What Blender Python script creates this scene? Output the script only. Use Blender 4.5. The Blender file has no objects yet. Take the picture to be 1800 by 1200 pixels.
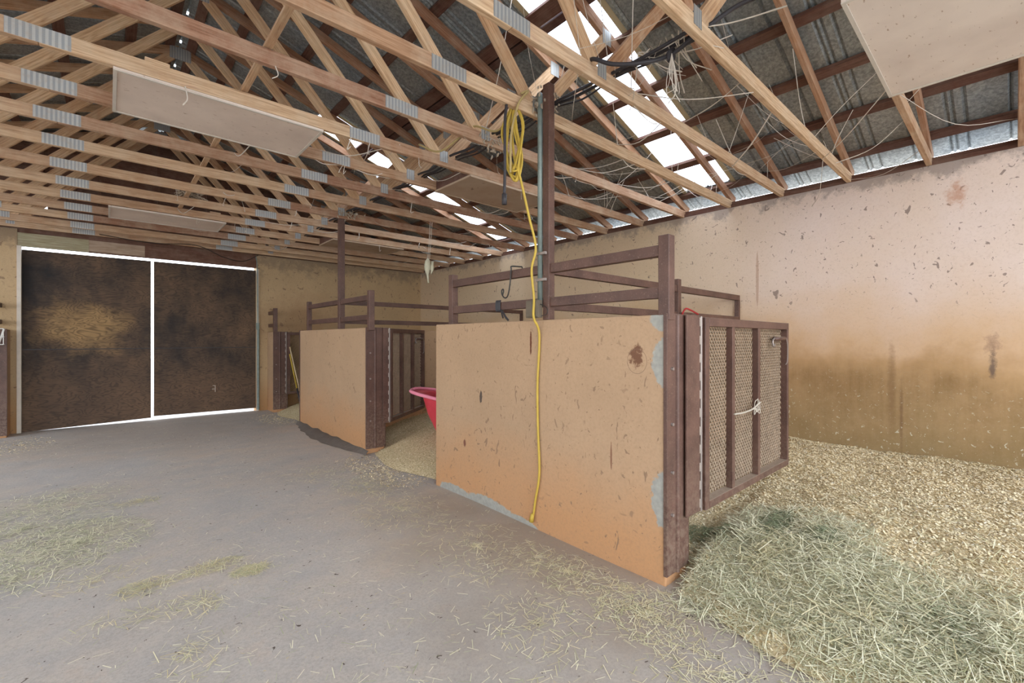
import bpy, math, random
import numpy as np
from mathutils import Vector, Matrix, noise as mnoise
random.seed(7); RS = np.random.RandomState(7)
scn = bpy.context.scene
COL = scn.collection

# ------------------------------------------------------------------ camera
YAW = math.radians(41.89)
cam_d = bpy.data.cameras.new('camera'); cam = bpy.data.objects.new('camera', cam_d); COL.objects.link(cam)
cam.location = (0, 0, 1.32); cam.rotation_euler = (math.pi/2, 0, -YAW)
cam_d.sensor_width = 36; cam_d.lens = 791.2/1800*36; cam_d.shift_y = -4/1800; cam_d.clip_start = .02
scn.camera = cam
# ------------------------------------------------------------------ world, exposure
w = bpy.data.worlds.new('daylight'); scn.world = w; w.use_nodes = True
nt = w.node_tree; bg = nt.nodes['Background']
tc = nt.nodes.new('ShaderNodeTexCoord'); sp = nt.nodes.new('ShaderNodeSeparateXYZ'); rp = nt.nodes.new('ShaderNodeValToRGB')
nt.links.new(tc.outputs['Generated'], sp.inputs[0]); nt.links.new(sp.outputs['Z'], rp.inputs[0])
rp.color_ramp.elements[0].position = 0; rp.color_ramp.elements[0].color = (.95, .98, 1.0, 1)
rp.color_ramp.elements[1].position = .8; rp.color_ramp.elements[1].color = (.62, .76, 1.0, 1)
nt.links.new(rp.outputs[0], bg.inputs['Color']); bg.inputs['Strength'].default_value = 3.2
scn.view_settings.view_transform = 'Standard'; scn.view_settings.look = 'None'
scn.view_settings.gamma = 1; scn.view_settings.use_curve_mapping = False
scn.view_settings.exposure = 1.06

# ------------------------------------------------------------------ node helpers
class N:
    def __init__(s, name, rough=.8, metal=0, spec=.3):
        s.m = bpy.data.materials.new(name); s.m.use_nodes = True; s.t = s.m.node_tree
        s.b = s.t.nodes['Principled BSDF']; s.b.inputs['Roughness'].default_value = rough
        s.b.inputs['Metallic'].default_value = metal; s.b.inputs['Specular IOR Level'].default_value = spec
        s.out = s.t.nodes['Material Output']
    def n(s, kind, **kw):
        x = s.t.nodes.new('ShaderNode'+kind)
        for k, v in kw.items(): setattr(x, k, v)
        return x
    def put(s, sock, v):
        if v is None: return
        if isinstance(v, bpy.types.NodeSocket): s.t.links.new(v, sock)
        elif isinstance(v, (tuple, list)) and len(v) == 3 and sock.type == 'RGBA': sock.default_value = (*v, 1)
        else: sock.default_value = v
    def pos(s): return s.n('NewGeometry').outputs['Position']
    def uv(s): return s.n('UVMap').outputs[0]
    def scale(s, v, sc, off=(0, 0, 0)):
        x = s.n('Mapping'); s.put(x.inputs[0], v); x.inputs['Scale'].default_value = sc; x.inputs['Location'].default_value = off
        return x.outputs[0]
    def noise(s, v, sc=5, det=4, rough=.55, dist=0):
        x = s.n('TexNoise'); s.put(x.inputs['Vector'], v); x.inputs['Scale'].default_value = sc
        x.inputs['Detail'].default_value = det; x.inputs['Roughness'].default_value = rough; x.inputs['Distortion'].default_value = dist
        return x.outputs['Fac']
    def voro(s, v, sc, feature='F1'):
        x = s.n('TexVoronoi', feature=feature); s.put(x.inputs['Vector'], v); x.inputs['Scale'].default_value = sc
        return x.outputs['Distance']
    def ramp(s, f, *stops, interp='LINEAR'):
        x = s.n('ValToRGB'); s.put(x.inputs[0], f); r = x.color_ramp; r.interpolation = interp
        while len(r.elements) > len(stops): r.elements.remove(r.elements[-1])
        while len(r.elements) < len(stops): r.elements.new(1)
        for e, (p, c) in zip(r.elements, stops):
            e.position = p; e.color = (c, c, c, 1) if isinstance(c, (int, float)) else (*c, 1)
        return x.outputs[0]
    def mix(s, f, a, b, mode='MIX'):
        x = s.n('Mix', data_type='RGBA', blend_type=mode); s.put(x.inputs[0], f); s.put(x.inputs[6], a); s.put(x.inputs[7], b)
        return x.outputs[2]
    def math(s, op, a, b=None, clamp=False):
        x = s.n('Math', operation=op, use_clamp=clamp); s.put(x.inputs[0], a); s.put(x.inputs[1], b)
        return x.outputs[0]
    def xyz(s, v):
        x = s.n('SeparateXYZ'); s.put(x.inputs[0], v); return x.outputs
    def dist(s, v, p, sc=(1, 1, 1)):
        a = s.n('VectorMath', operation='SUBTRACT'); s.put(a.inputs[0], v); a.inputs[1].default_value = p
        b = s.n('VectorMath', operation='MULTIPLY'); s.put(b.inputs[0], a.outputs[0]); b.inputs[1].default_value = sc
        c = s.n('VectorMath', operation='LENGTH'); s.put(c.inputs[0], b.outputs[0]); return c.outputs['Value']
    def objrand(s): return s.n('ObjectInfo').outputs['Random']
    def island(s): return s.n('NewGeometry').outputs['Random Per Island']
    def bump(s, h, st=.3, d=.01):
        x = s.n('Bump'); s.put(x.inputs['Height'], h); x.inputs['Strength'].default_value = st; x.inputs['Distance'].default_value = d
        s.t.links.new(x.outputs[0], s.b.inputs['Normal'])
    def color(s, c): s.put(s.b.inputs['Base Color'], c); return s
MT = {}
def flat(name, c, rough=.7, metal=0, var=.12):
    s = N(name, rough, metal); f = s.noise(s.pos(), 18, 5)
    s.color(s.mix(f, tuple(x*(1-var) for x in c), tuple(min(1, x*(1+var)) for x in c))); MT[name] = s.m; return s

def timber(name, light, mid, dark, dust=(.52, .42, .31), dustamt=.45, bump=.25):
    s = N(name, .85); uv = s.uv()
    g = s.noise(s.scale(uv, (1.3, 26, 1)), 3, 5, .6, .6)
    kn = s.noise(s.scale(uv, (1, 9, 1)), 2.2, 3, .5, 1.2)
    r = s.island(); o = s.objrand()
    c = s.ramp(s.math('FRACT', s.math('ADD', s.math('MULTIPLY', o, 3.7), s.math('MULTIPLY', r, .6))), (0, light), (.35, mid), (.62, light), (.85, dark), (1, mid))
    c = s.mix(s.ramp(g, (.35, 0), (.75, 1)), c, s.mix(1, c, (.50, .38, .29), 'MULTIPLY'))
    c = s.mix(s.ramp(kn, (.62, 0), (.75, .6)), c, dark)
    d = s.noise(s.pos(), 5, 6, .7)
    c = s.mix(s.math('MULTIPLY', s.ramp(d, (.42, 0), (.68, 1)), dustamt), c, dust)
    s.color(c); s.bump(g, bump, .004); MT[name] = s.m
timber('truss timber', (.74, .52, .32), (.50, .30, .175), (.38, .20, .125), dust=(.62, .49, .34), dustamt=.4)
timber('web timber', (.78, .54, .32), (.58, .35, .19), (.42, .22, .12), dust=(.62, .49, .34), dustamt=.4)
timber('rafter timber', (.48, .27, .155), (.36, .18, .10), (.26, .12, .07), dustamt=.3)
timber('purlin timber', (.16, .075, .05), (.11, .05, .035), (.08, .035, .028), dustamt=.12)
timber('gable timber', (.20, .10, .07), (.15, .075, .05), (.10, .05, .04), dustamt=.15)
timber('header green timber', (.52, .50, .34), (.48, .46, .30), (.40, .36, .24), dustamt=.3)
timber('header tan timber', (.50, .38, .28), (.45, .33, .24), (.36, .26, .19), dustamt=.3)

def specks(s, p, sc, thr, seedoff=0):
    n1 = s.noise(s.scale(p, (1, 1, 1), (seedoff, 3, 1)), sc, 2, .5, .8)
    return s.ramp(n1, (thr, 0), (thr+.025, 1))

def stucco(name, base, low, speckcol=(.22, .14, .09), marks=True):
    s = N(name, .9, spec=.15); p = s.pos(); X = s.xyz(p)
    big = s.noise(p, 1.3, 4, .6)
    c = s.mix(s.ramp(big, (.35, 0), (.7, 1)), base, tuple(v*.88 for v in base))
    zf = s.math('ADD', X[2], s.math('MULTIPLY', s.noise(p, 2.2, 3), .5))
    c = s.mix(s.ramp(zf, (.35, 1), (.95, 0)), c, low)
    fine = s.noise(p, 60, 5, .7)
    c = s.mix(s.ramp(fine, (.45, 0), (.75, .35)), c, tuple(v*.6 for v in base))
    sk = s.math('MULTIPLY', s.math('MAXIMUM', specks(s, p, 11, .685), specks(s, p, 19, .68, 31)), s.ramp(s.noise(p, 1.7, 2), (.38, .15), (.6, 1)))
    sk2 = s.math('MAXIMUM', specks(s, s.scale(p, (1, 1, .45)), 26, .70, 9), specks(s, p, 44, .70, 13))
    c = s.mix(s.math('MULTIPLY', s.math('MAXIMUM', sk, sk2), .75), c, speckcol)
    if not marks:
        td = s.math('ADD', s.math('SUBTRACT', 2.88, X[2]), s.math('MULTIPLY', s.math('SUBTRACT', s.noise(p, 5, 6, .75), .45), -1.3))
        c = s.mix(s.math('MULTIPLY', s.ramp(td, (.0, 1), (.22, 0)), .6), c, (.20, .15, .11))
        sd = s.math('ADD', s.dist(p, (2.9, 9.37, 1.65), (.9, 0, 1.5)), s.math('MULTIPLY', s.math('SUBTRACT', s.noise(p, 3, 5, .7), .5), 1.4))
        c = s.mix(s.ramp(sd, (.2, .6), (1.0, 0)), c, (.30, .17, .09))
        c = s.mix(s.math('MULTIPLY', specks(s, p, 8, .66, 41), .7), c, speckcol)
    if marks:
        nz = s.noise(p, 16, 6, .75)
        def spot(c, pt, sc, col, r0=.9, r1=1.0, amp=.7):
            d = s.math('ADD', s.dist(p, pt, sc), s.math('MULTIPLY', s.math('SUBTRACT', nz, .5), amp))
            return s.mix(s.ramp(d, (r0, 1), (r1, 0)), c, col)
        grey = s.mix(s.noise(p, 30, 4), (.22, .22, .20), (.46, .44, .38))
        X0 = 2.228
        c = spot(c, (X0, 1.255, 1.20), (2, 13, 7.5), grey, amp=1.1)
        c = spot(c, (X0, 1.258, .45), (2, 13, 6.5), grey, amp=1.2)
        c = spot(c, (X0, 1.262, 1.43), (2, 12, 14), grey)
        c = spot(c, (X0, 3.23, 0), (2, 4.2, 15), grey)
        c = spot(c, (X0, 2.78, -.01), (2, 3.0, 11), grey)
        c = spot(c, (X0, 2.40, -.02), (2, 5, 18), grey)
        c = spot(c, (X0, 2.285, 1.30), (2, 110, 9.5), (.13, .045, .025), .7, 1.1, 1.8)
        c = spot(c, (X0, 1.423, 1.225), (2, 26, 16), (.17, .085, .05), .5, 1.1, 4.5)
        c = spot(c, (X0, 2.86, .85), (2, 60, 16), (.10, .075, .06), .8, 1.05, 1.6)
        c = spot(c, (X0, 1.6, .62), (2, 130, 11), (.25, .13, .08), .8, 1.1, 1.2)
        c = spot(c, (X0, 3.08, .45), (2, 60, 30), (.2, .09, .06), .8, 1.1, 1.5)
        # pencil circle round the anchor hole
        d = s.dist(p, (X0, 1.425, 1.195), (1, 1, .9))
        ring = s.math('LESS_THAN', s.math('ABSOLUTE', s.math('SUBTRACT', d, .063)), .0016)
        c = s.mix(s.math('MULTIPLY', ring, .7), c, (.2, .13, .09))
    s.color(c); s.bump(s.math('ADD', fine, s.noise(p, 14, 3)), .35, .006); MT[name] = s.m
stucco('stall stucco', (.46, .305, .185), (.50, .27, .13))
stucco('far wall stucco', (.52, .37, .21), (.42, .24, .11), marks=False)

# right wall: pinkish top, brown soaked lower part, drip streaks
s = N('right wall stucco', .9, spec=.15); p = s.pos(); X = s.xyz(p)
fine = s.noise(p, 55, 5, .7)
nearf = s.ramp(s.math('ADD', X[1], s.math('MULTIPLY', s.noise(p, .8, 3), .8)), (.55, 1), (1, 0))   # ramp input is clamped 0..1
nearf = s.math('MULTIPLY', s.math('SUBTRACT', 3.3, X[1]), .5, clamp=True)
top = s.mix(nearf, (.60, .45, .29), (.66, .53, .46))  # paler and pinker towards the near end: brighter light painted into the colour
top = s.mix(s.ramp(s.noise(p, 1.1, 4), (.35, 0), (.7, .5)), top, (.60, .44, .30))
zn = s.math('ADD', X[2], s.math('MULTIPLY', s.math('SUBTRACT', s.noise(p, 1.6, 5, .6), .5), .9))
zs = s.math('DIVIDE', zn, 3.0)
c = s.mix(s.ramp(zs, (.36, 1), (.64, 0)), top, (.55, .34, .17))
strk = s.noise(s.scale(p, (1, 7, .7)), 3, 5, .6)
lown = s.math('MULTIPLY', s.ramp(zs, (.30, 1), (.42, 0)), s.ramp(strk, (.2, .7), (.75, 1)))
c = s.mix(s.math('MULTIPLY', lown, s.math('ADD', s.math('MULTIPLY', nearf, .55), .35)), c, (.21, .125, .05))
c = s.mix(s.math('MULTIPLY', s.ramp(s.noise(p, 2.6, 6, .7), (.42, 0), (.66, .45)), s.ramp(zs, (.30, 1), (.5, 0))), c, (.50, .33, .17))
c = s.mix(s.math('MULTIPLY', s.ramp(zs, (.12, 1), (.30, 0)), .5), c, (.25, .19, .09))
c = s.mix(s.ramp(fine, (.5, 0), (.8, .35)), c, (.38, .26, .17))
sk = s.math('MAXIMUM', specks(s, p, 11, .705), specks(s, p, 19, .69, 21)); sk2 = s.math('MAXIMUM', specks(s, s.scale(p, (1, 1, .5)), 22, .70, 4), specks(s, p, 40, .70, 8))
up = s.ramp(zs, (.48, 0), (.62, 1))
c = s.mix(s.math('MULTIPLY', s.math('MULTIPLY', s.math('MAXIMUM', sk, sk2), up), .75), c, (.17, .12, .10))
nz = s.noise(p, 14, 6, .75)
def spot(c, pt, sc, col, r0=.8, r1=1.05, amp=1.0, k=1):
    d = s.math('ADD', s.dist(p, pt, sc), s.math('MULTIPLY', s.math('SUBTRACT', nz, .5), amp))
    return s.mix(s.math('MULTIPLY', s.ramp(d, (r0, 1), (r1, 0)), k), c, col)
c = spot(c, (5.5, .328, 2.59), (1, 13, 8), (.45, .23, .14), .2, 1.1, amp=3.5, k=.7)
c = spot(c, (5.5, .77, .85), (1, 26, 1.9), (.20, .115, .055), .3, 1.1, amp=1.6, k=.55)
c = spot(c, (5.5, .70, .60), (1, 60, 2.4), (.17, .095, .05), .3, 1.1, amp=1.4, k=.6)
c = spot(c, (5.5, .118, 1.10), (1, 36, 5.5), (.12, .085, .07), .4, 1.1, amp=2.6, k=.8)
c = spot(c, (5.5, .118, 1.28), (1, 18, 11), (.28, .17, .11), .2, 1.1, amp=4, k=.6)
c = spot(c, (5.5, 1.95, 2.0), (1, 60, 2.8), (.42, .27, .19), amp=.6, k=.7)
spl = s.math('MULTIPLY', specks(s, p, 34, .66, 17), s.ramp(zs, (.16, 1), (.36, 0)))
c = s.mix(s.math('MULTIPLY', spl, .7), c, (.62, .58, .44))
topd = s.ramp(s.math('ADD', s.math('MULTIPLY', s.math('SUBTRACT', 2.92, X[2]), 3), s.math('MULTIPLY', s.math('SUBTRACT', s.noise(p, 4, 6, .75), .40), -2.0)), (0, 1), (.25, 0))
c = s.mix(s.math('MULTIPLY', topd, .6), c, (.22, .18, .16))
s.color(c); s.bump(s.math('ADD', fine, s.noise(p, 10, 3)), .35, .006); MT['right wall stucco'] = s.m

# floor
s = N('dirt covered concrete', .9, spec=.2); p = s.pos()
b1 = s.noise(p, .9, 5, .6); b2 = s.noise(p, 3.5, 6, .65); b3 = s.noise(p, 70, 4, .8)
c = s.mix(s.ramp(b1, (.35, 0), (.65, 1)), (.49, .445, .39), (.56, .46, .36))
c = s.mix(s.ramp(b2, (.45, 0), (.72, .8)), c, (.42, .385, .35))
c = s.mix(s.ramp(b2, (.25, .6), (.42, 0)), c, (.58, .44, .33))
bd_ = s.math('ADD', s.dist(p, (2.1, 2.0, 0), (.85, .5, 0)), s.math('MULTIPLY', s.math('SUBTRACT', s.noise(p, 2.2, 5), .5), 1.1))
c = s.mix(s.math('MULTIPLY', s.ramp(bd_, (.25, .8), (1.0, 0)), 1), c, (.33, .25, .175))
bd_ = s.math('ADD', s.dist(p, (.6, 8.3, 0), (.5, .45, 0)), s.math('MULTIPLY', s.math('SUBTRACT', s.noise(p, 2.2, 5), .5), 1.1))
c = s.mix(s.math('MULTIPLY', s.ramp(bd_, (.25, .7), (1.0, 0)), 1), c, (.42, .34, .27))
c = s.mix(s.ramp(b3, (.42, 0), (.7, .55)), c, (.30, .265, .23))
c = s.mix(specks(s, p, 42, .70), c, (.52, .43, .29))
c = s.mix(specks(s, p, 30, .71, 5), c, (.12, .09, .07))
s.color(c); s.bump(s.math('ADD', s.math('MULTIPLY', b3, .4), b2), .3, .01); MT['floor'] = s.m

# brown painted steel
s = N('brown painted steel', .5, spec=.4); p = s.pos()
a = s.noise(p, 6, 5, .65); f = s.noise(p, 90, 3, .7)
c = s.mix(s.ramp(a, (.35, 0), (.7, 1)), (.075, .036, .026), (.135, .068, .048))
c = s.mix(s.ramp(f, (.58, 0), (.72, .5)), c, (.26, .19, .13))
up = s.xyz(s.n('NewGeometry').outputs['Normal'])[2]
c = s.mix(s.math('MULTIPLY', s.ramp(up, (.6, 0), (.95, 1)), .75), c, (.50, .40, .30))
low = s.math('MULTIPLY', s.ramp(s.xyz(p)[2], (.1, 1), (.75, 0)), s.ramp(s.noise(p, 40, 4, .7), (.42, 0), (.6, .6)))
c = s.mix(low, c, (.24, .17, .12))
s.color(c); s.bump(a, .15, .003); MT['steel'] = s.m
flat('hinge steel', (.30, .25, .22), .45, .5)
flat('expanded metal', (.34, .25, .17), .6, .1, .4)
flat('conduit grey', (.20, .235, .21), .5, .3, .4)
flat('box metal', (.15, .12, .085), .7, .1, .3)
flat('yellow rubber', (.50, .34, .055), .6)
flat('dusty yellow rubber', (.42, .31, .13), .8)
flat('black rubber', (.045, .04, .042), .5)
flat('dark wire', (.05, .045, .04), .4, .5)
flat('red rope', (.36, .03, .03), .8)
flat('red plastic', (.60, .055, .075), .35)
flat('pink plastic', (.80, .25, .33), .4)
flat('white wire', (.78, .76, .72), .4)
flat('twine', (.46, .40, .32), .9)
flat('cobweb', (.62, .55, .46), 1)
flat('dust clump', (.42, .34, .25), 1, 0, .3)
flat('pale cloth', (.55, .52, .38), .9, 0, .25)
flat('pole wood', (.55, .42, .25), .6)
flat('jamb white', (.62, .55, .46), .7)

# galvanized roof sheet
s = N('galvanized sheet', .5, .55, .5); p = s.pos()
a = s.noise(s.scale(p, (1, 1, 1)), 38, 3, .7, .4); b = s.noise(p, 1.1, 3)
c = s.mix(s.ramp(a, (.36, 0), (.66, 1)), (.22, .225, .205), (.43, .43, .39))
c = s.mix(s.ramp(b, (.4, 0), (.65, .7)), c, s.mix(1, c, (.72, .85, 1.05), 'MULTIPLY'))
s.color(c); s.bump(a, .1, .002); MT['sheet'] = s.m

# truss plate : rows of pressed teeth
s = N('galvanized plate', .45, .5, .5); uv = s.uv()
wv = s.n('TexWave', bands_direction='X'); s.put(wv.inputs['Vector'], uv); wv.inputs['Scale'].default_value = 13; wv.inputs['Distortion'].default_value = .3
wz = s.n('TexWave', bands_direction='Y'); s.put(wz.inputs['Vector'], uv); wz.inputs['Scale'].default_value = 44
c = s.mix(s.math('MULTIPLY', s.ramp(wv.outputs['Fac'], (.4, 0), (.6, 1)), s.ramp(wz.outputs['Fac'], (.2, .5), (.6, 1))), (.52, .51, .47), (.30, .31, .31))
c = s.mix(s.ramp(s.noise(s.pos(), 30, 4), (.5, 0), (.7, .5)), c, (.45, .38, .30))
s.color(c); MT['plate'] = s.m

# door plywood
s = N('weathered door plywood', .75, spec=.35); p = s.pos()
zz = s.scale(p, (1, 1, 3.0))
k = s.noise(zz, 2.1, 3, .5, .4)
g = s.math('SINE', s.math('MULTIPLY', k, 95)); g = s.ramp(g, (0, 0), (1, 1))
g2 = s.noise(s.scale(p, (2, 1, 60)), 3, 4, .6)
st = s.noise(s.scale(p, (1.2, 1, .8)), 1.5, 5, .6)
c = s.mix(s.ramp(st, (.32, 0), (.55, .55), (.72, 1)), (.022, .020, .020), (.19, .115, .065))
X = s.xyz(p)
lowb = s.ramp(X[2], (.2, 1), (1.2, 0))
c = s.mix(s.math('MULTIPLY', s.ramp(X[2], (.5, .7), (1, 0)), .8), c, (.16, .095, .055))
d = s.math('ADD', s.dist(p, (-.25, 9.4, 1.5), (1.6, 0, 2.2)), s.math('MULTIPLY', s.math('SUBTRACT', s.noise(p, 4, 4), .5), 1.2))
c = s.mix(s.ramp(d, (.35, .75), (1.0, 0)), c, (.42, .26, .11))
c = s.mix(s.math('MULTIPLY', g, .5), c, (.028, .02, .016))
c = s.mix(s.math('MULTIPLY', s.ramp(g2, (.4, 0), (.7, 1)), .4), c, s.mix(1, c, (.5, .45, .4), 'MULTIPLY'))
kn = s.voro(s.scale(p, (1, 1, 1.6)), 1.5)
c = s.mix(s.ramp(kn, (.05, .8), (.11, 0)), c, (.03, .018, .012))
s.color(c); s.bump(g, .08, .002); MT['door'] = s.m

# white painted board
s = N('whitewashed board', .8); p = s.pos()
c = s.mix(s.ramp(s.noise(p, 3, 4), (.35, 0), (.7, 1)), (.80, .71, .63), (.68, .59, .52))
sk = s.ramp(s.noise(s.scale(p, (1.4, 4, 1)), 14, 3, .5), (.66, 0), (.72, .7))
c = s.mix(sk, c, (.34, .20, .11))
c = s.mix(s.objrand(), c, s.mix(1, c, (.92, .84, .76), 'MULTIPLY'))
s.color(c); MT['board'] = s.m
s = N('bare ceiling board', .85); p = s.pos()
c = s.mix(s.ramp(s.noise(p, 3, 4), (.35, 0), (.7, 1)), (.50, .37, .26), (.42, .29, .19))
c = s.mix(s.ramp(s.noise(p, 12, 3, .5, 1.5), (.66, 0), (.7, .7)), c, (.2, .12, .08))
s.color(c); MT['board tan'] = s.m

# translucent fibreglass skylight
s = N('white fibreglass', .5); p = s.pos()
tr = s.n('BsdfTranslucent'); tp = s.n('BsdfTransparent'); mx = s.n('MixShader'); mx2 = s.n('MixShader')
dirt = s.ramp(s.noise(p, 26, 4, .6), (.70, 0), (.76, .5))
s.put(tr.inputs[0], s.mix(dirt, (.93, .93, .92), (.5, .48, .42))); s.put(tp.inputs[0], (.95, .95, .95))
mx.inputs[0].default_value = .35
s.t.links.new(tr.outputs[0], mx.inputs[1]); s.t.links.new(tp.outputs[0], mx.inputs[2]); s.t.links.new(mx.outputs[0], s.out.inputs[0])
MT['fibre'] = s.m
s = N('dirty fibreglass edge', .7); s.b.inputs['Transmission Weight'].default_value = 0
tr = s.n('BsdfTranslucent'); df = s.n('BsdfDiffuse'); mx = s.n('MixShader'); mx.inputs[0].default_value = .75
tr.inputs[0].default_value = (.36, .28, .16, 1); df.inputs[0].default_value = (.5, .42, .28, 1)
s.t.links.new(tr.outputs[0], mx.inputs[1]); s.t.links.new(df.outputs[0], mx.inputs[2]); s.t.links.new(mx.outputs[0], s.out.inputs[0]); MT['fibre edge'] = s.m

def bits(name, stops, rough=.8):
    s = N(name, rough, spec=.2); s.color(s.ramp(s.island(), *stops)); MT[name] = s.m
bits('wood shavings', ((0, (.46, .34, .17)), (.2, (.82, .68, .42)), (.6, (.92, .81, .57)), (.86, (.74, .58, .32)), (.95, (.26, .18, .09)), (1, (.95, .88, .70))))
bits('green hay', ((0, (.34, .35, .21)), (.2, (.56, .54, .34)), (.5, (.78, .72, .49)), (.85, (.90, .84, .61)), (1, (.42, .42, .27))))
bits('leafy hay', ((0, (.16, .19, .10)), (.5, (.26, .30, .17)), (.8, (.38, .40, .24)), (1, (.22, .24, .13))))
bits('dry hay', ((0, (.60, .50, .27)), (.4, (.84, .74, .48)), (.7, (.50, .48, .26)), (1, (.90, .84, .62))))
s = N('bedding bed', .95, spec=.1); p = s.pos()
c = s.mix(s.ramp(s.noise(p, 60, 5, .8), (.4, 0), (.6, 1)), (.48, .35, .17), (.88, .74, .47))
c = s.mix(s.ramp(s.noise(p, 1.6, 4), (.45, 0), (.7, .4)), c, (.55, .42, .22))
hd = s.math('ADD', s.dist(p, (2.62, .65, .1), (1.7, .85, 1)), s.math('MULTIPLY', s.math('SUBTRACT', s.noise(p, 3, 4), .5), .9))
c = s.mix(s.ramp(hd, (.5, .75), (1.0, 0)), c, (.60, .55, .36))
s.color(c); s.bump(s.noise(p, 50, 4, .8), .8, .02); MT['bed'] = s.m
s = N('outside ground', .9); s.color(s.mix(s.noise(s.pos(), 2), (.50, .47, .42), (.62, .58, .52))); MT['ground'] = s.m

# ------------------------------------------------------------------ mesh builder
class MB:
    def __init__(s): s.v = []; s.f = []; s.uv = []
    def quadbox(s, P, uvs=None):          # P: 8 points, bottom ring then top ring
        b = len(s.v); s.v += [tuple(p) for p in P]
        for f in ((0, 3, 2, 1), (4, 5, 6, 7), (0, 1, 5, 4), (1, 2, 6, 5), (2, 3, 7, 6), (3, 0, 4, 7)):
            s.f.append(tuple(b+i for i in f))
            s.uv.append(uvs(f) if uvs else [(P[i][0], P[i][2]+P[i][1]) for i in f])
        return s
    def box(s, x0, x1, y0, y1, z0, z1):
        return s.quadbox([(x0, y0, z0), (x1, y0, z0), (x1, y1, z0), (x0, y1, z0), (x0, y0, z1), (x1, y0, z1), (x1, y1, z1), (x0, y1, z1)])
    def beam(s, a, b, h, t, up=(0, 0, 1)):   # h along 'up' (made perpendicular), t sideways; a,b centre line
        a = Vector(a); b = Vector(b); d = (b-a); L = d.length; d.normalize()
        u = Vector(up); u = (u-d*u.dot(d)).normalized(); sd = d.cross(u)
        P = []
        for q in (a, b):
            for su, ss in ((-1, -1), (-1, 1), (1, 1), (1, -1)): P.append(q+u*(h/2*su)+sd*(t/2*ss))
        P = [P[0], P[1], P[2], P[3], P[4], P[5], P[6], P[7]]
        o = random.uniform(0, 20); per = [0, t, t+h, 2*t+h]
        def uvs(f):
            if f in ((0, 3, 2, 1), (4, 5, 6, 7)): return [(o, o), (o+.04, o), (o+.04, o+.09), (o, o+.09)]
            k = f[0]
            return [(o+(0 if i < 4 else L), o+per[k]+(0 if (i % 4) == k else (t if k in (0, 2) else h))) for i in f]
        return s.quadbox(P, uvs)
    def tube(s, pts, r, n=6, close=True):
        pts = [Vector(p) for p in pts]; b0 = len(s.v); prev = None
        rr = r if isinstance(r, (list, tuple)) else [r]*len(pts)
        for i, p in enumerate(pts):
            d = (pts[min(i+1, len(pts)-1)]-pts[max(i-1, 0)]).normalized()
            if prev is None:
                u = d.orthogonal().normalized()
            else:
                u = (prev-d*prev.dot(d)).normalized()
            prev = u; v = d.cross(u)
            for k in range(n):
                a = 2*math.pi*k/n; s.v.append(tuple(p+(u*math.cos(a)+v*math.sin(a))*rr[i]))
        for i in range(len(pts)-1):
            for k in range(n):
                k2 = (k+1) % n
                s.f.append((b0+i*n+k, b0+i*n+k2, b0+(i+1)*n+k2, b0+(i+1)*n+k)); s.uv.append([(0, 0), (1, 0), (1, 1), (0, 1)])
        if close:
            s.f.append(tuple(b0+k for k in range(n))[::-1]); s.uv.append([(0, 0)]*n)
            e = b0+(len(pts)-1)*n; s.f.append(tuple(e+k for k in range(n))); s.uv.append([(0, 0)]*n)
        return s
    def build(s, name, mat, parent=None, smooth=False, bevel=0):
        me = bpy.data.meshes.new(name)
        off = Vector(parent['_w']) if parent is not None else Vector((0, 0, 0))
        me.from_pydata([tuple(Vector(v)-off) for v in s.v], [], s.f)
        ul = me.uv_layers.new(name='UVMap'); flatuv = [c for u in s.uv for q in u for c in q]
        if len(flatuv) == 2*len(ul.data): ul.data.foreach_set('uv', flatuv)
        me.materials.append(MT[mat])
        if smooth: me.polygons.foreach_set('use_smooth', [True]*len(me.polygons))
        me.update()
        o = bpy.data.objects.new(name, me); COL.objects.link(o)
        if parent is not None:
            o.parent = parent; o['_w'] = tuple(off)
        if bevel:
            m = o.modifiers.new('bevel', 'BEVEL'); m.width = bevel; m.segments = 2; m.limit_method = 'ANGLE'
        return o
def thing(name, label, cat, loc=(0, 0, 0), group=None):
    o = bpy.data.objects.new(name, None); COL.objects.link(o); o.location = loc; o.empty_display_size = .1
    o['label'] = label; o['category'] = cat; o['_w'] = tuple(loc)
    if group: o['group'] = group
    return o
def tag(o, label, cat, group=None, kind=None):
    o['label'] = label; o['category'] = cat
    if group: o['group'] = group
    if kind: o['kind'] = kind
    return o
def struct(o): o['kind'] = 'structure'; return o
def curve(pts, n=8):                    # catmull-rom through points
    P = [Vector(p) for p in pts]; P = [P[0]*2-P[1]]+P+[P[-1]*2-P[-2]]; out = []
    for i in range(1, len(P)-2):
        for k in range(n):
            t = k/n; a, b, c, d = P[i-1:i+3]
            out.append(.5*((2*b)+(c-a)*t+(2*a-5*b+4*c-d)*t*t+(3*b-a-3*c+d)*t**3))
    out.append(P[-2]); return out

# ------------------------------------------------------------------ dimensions
ZC = 2.881; CH = .089; XW = 5.5; XL = -4.26; XR = .62; YF = 9.377; H = 1.453; XP = 2.228
def raf(x):                              # lower edge of rafters
    return 2.98+(XW-abs(x-XR)-XR)/3
def metal(x): return raf(x)+.094+.040

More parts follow.
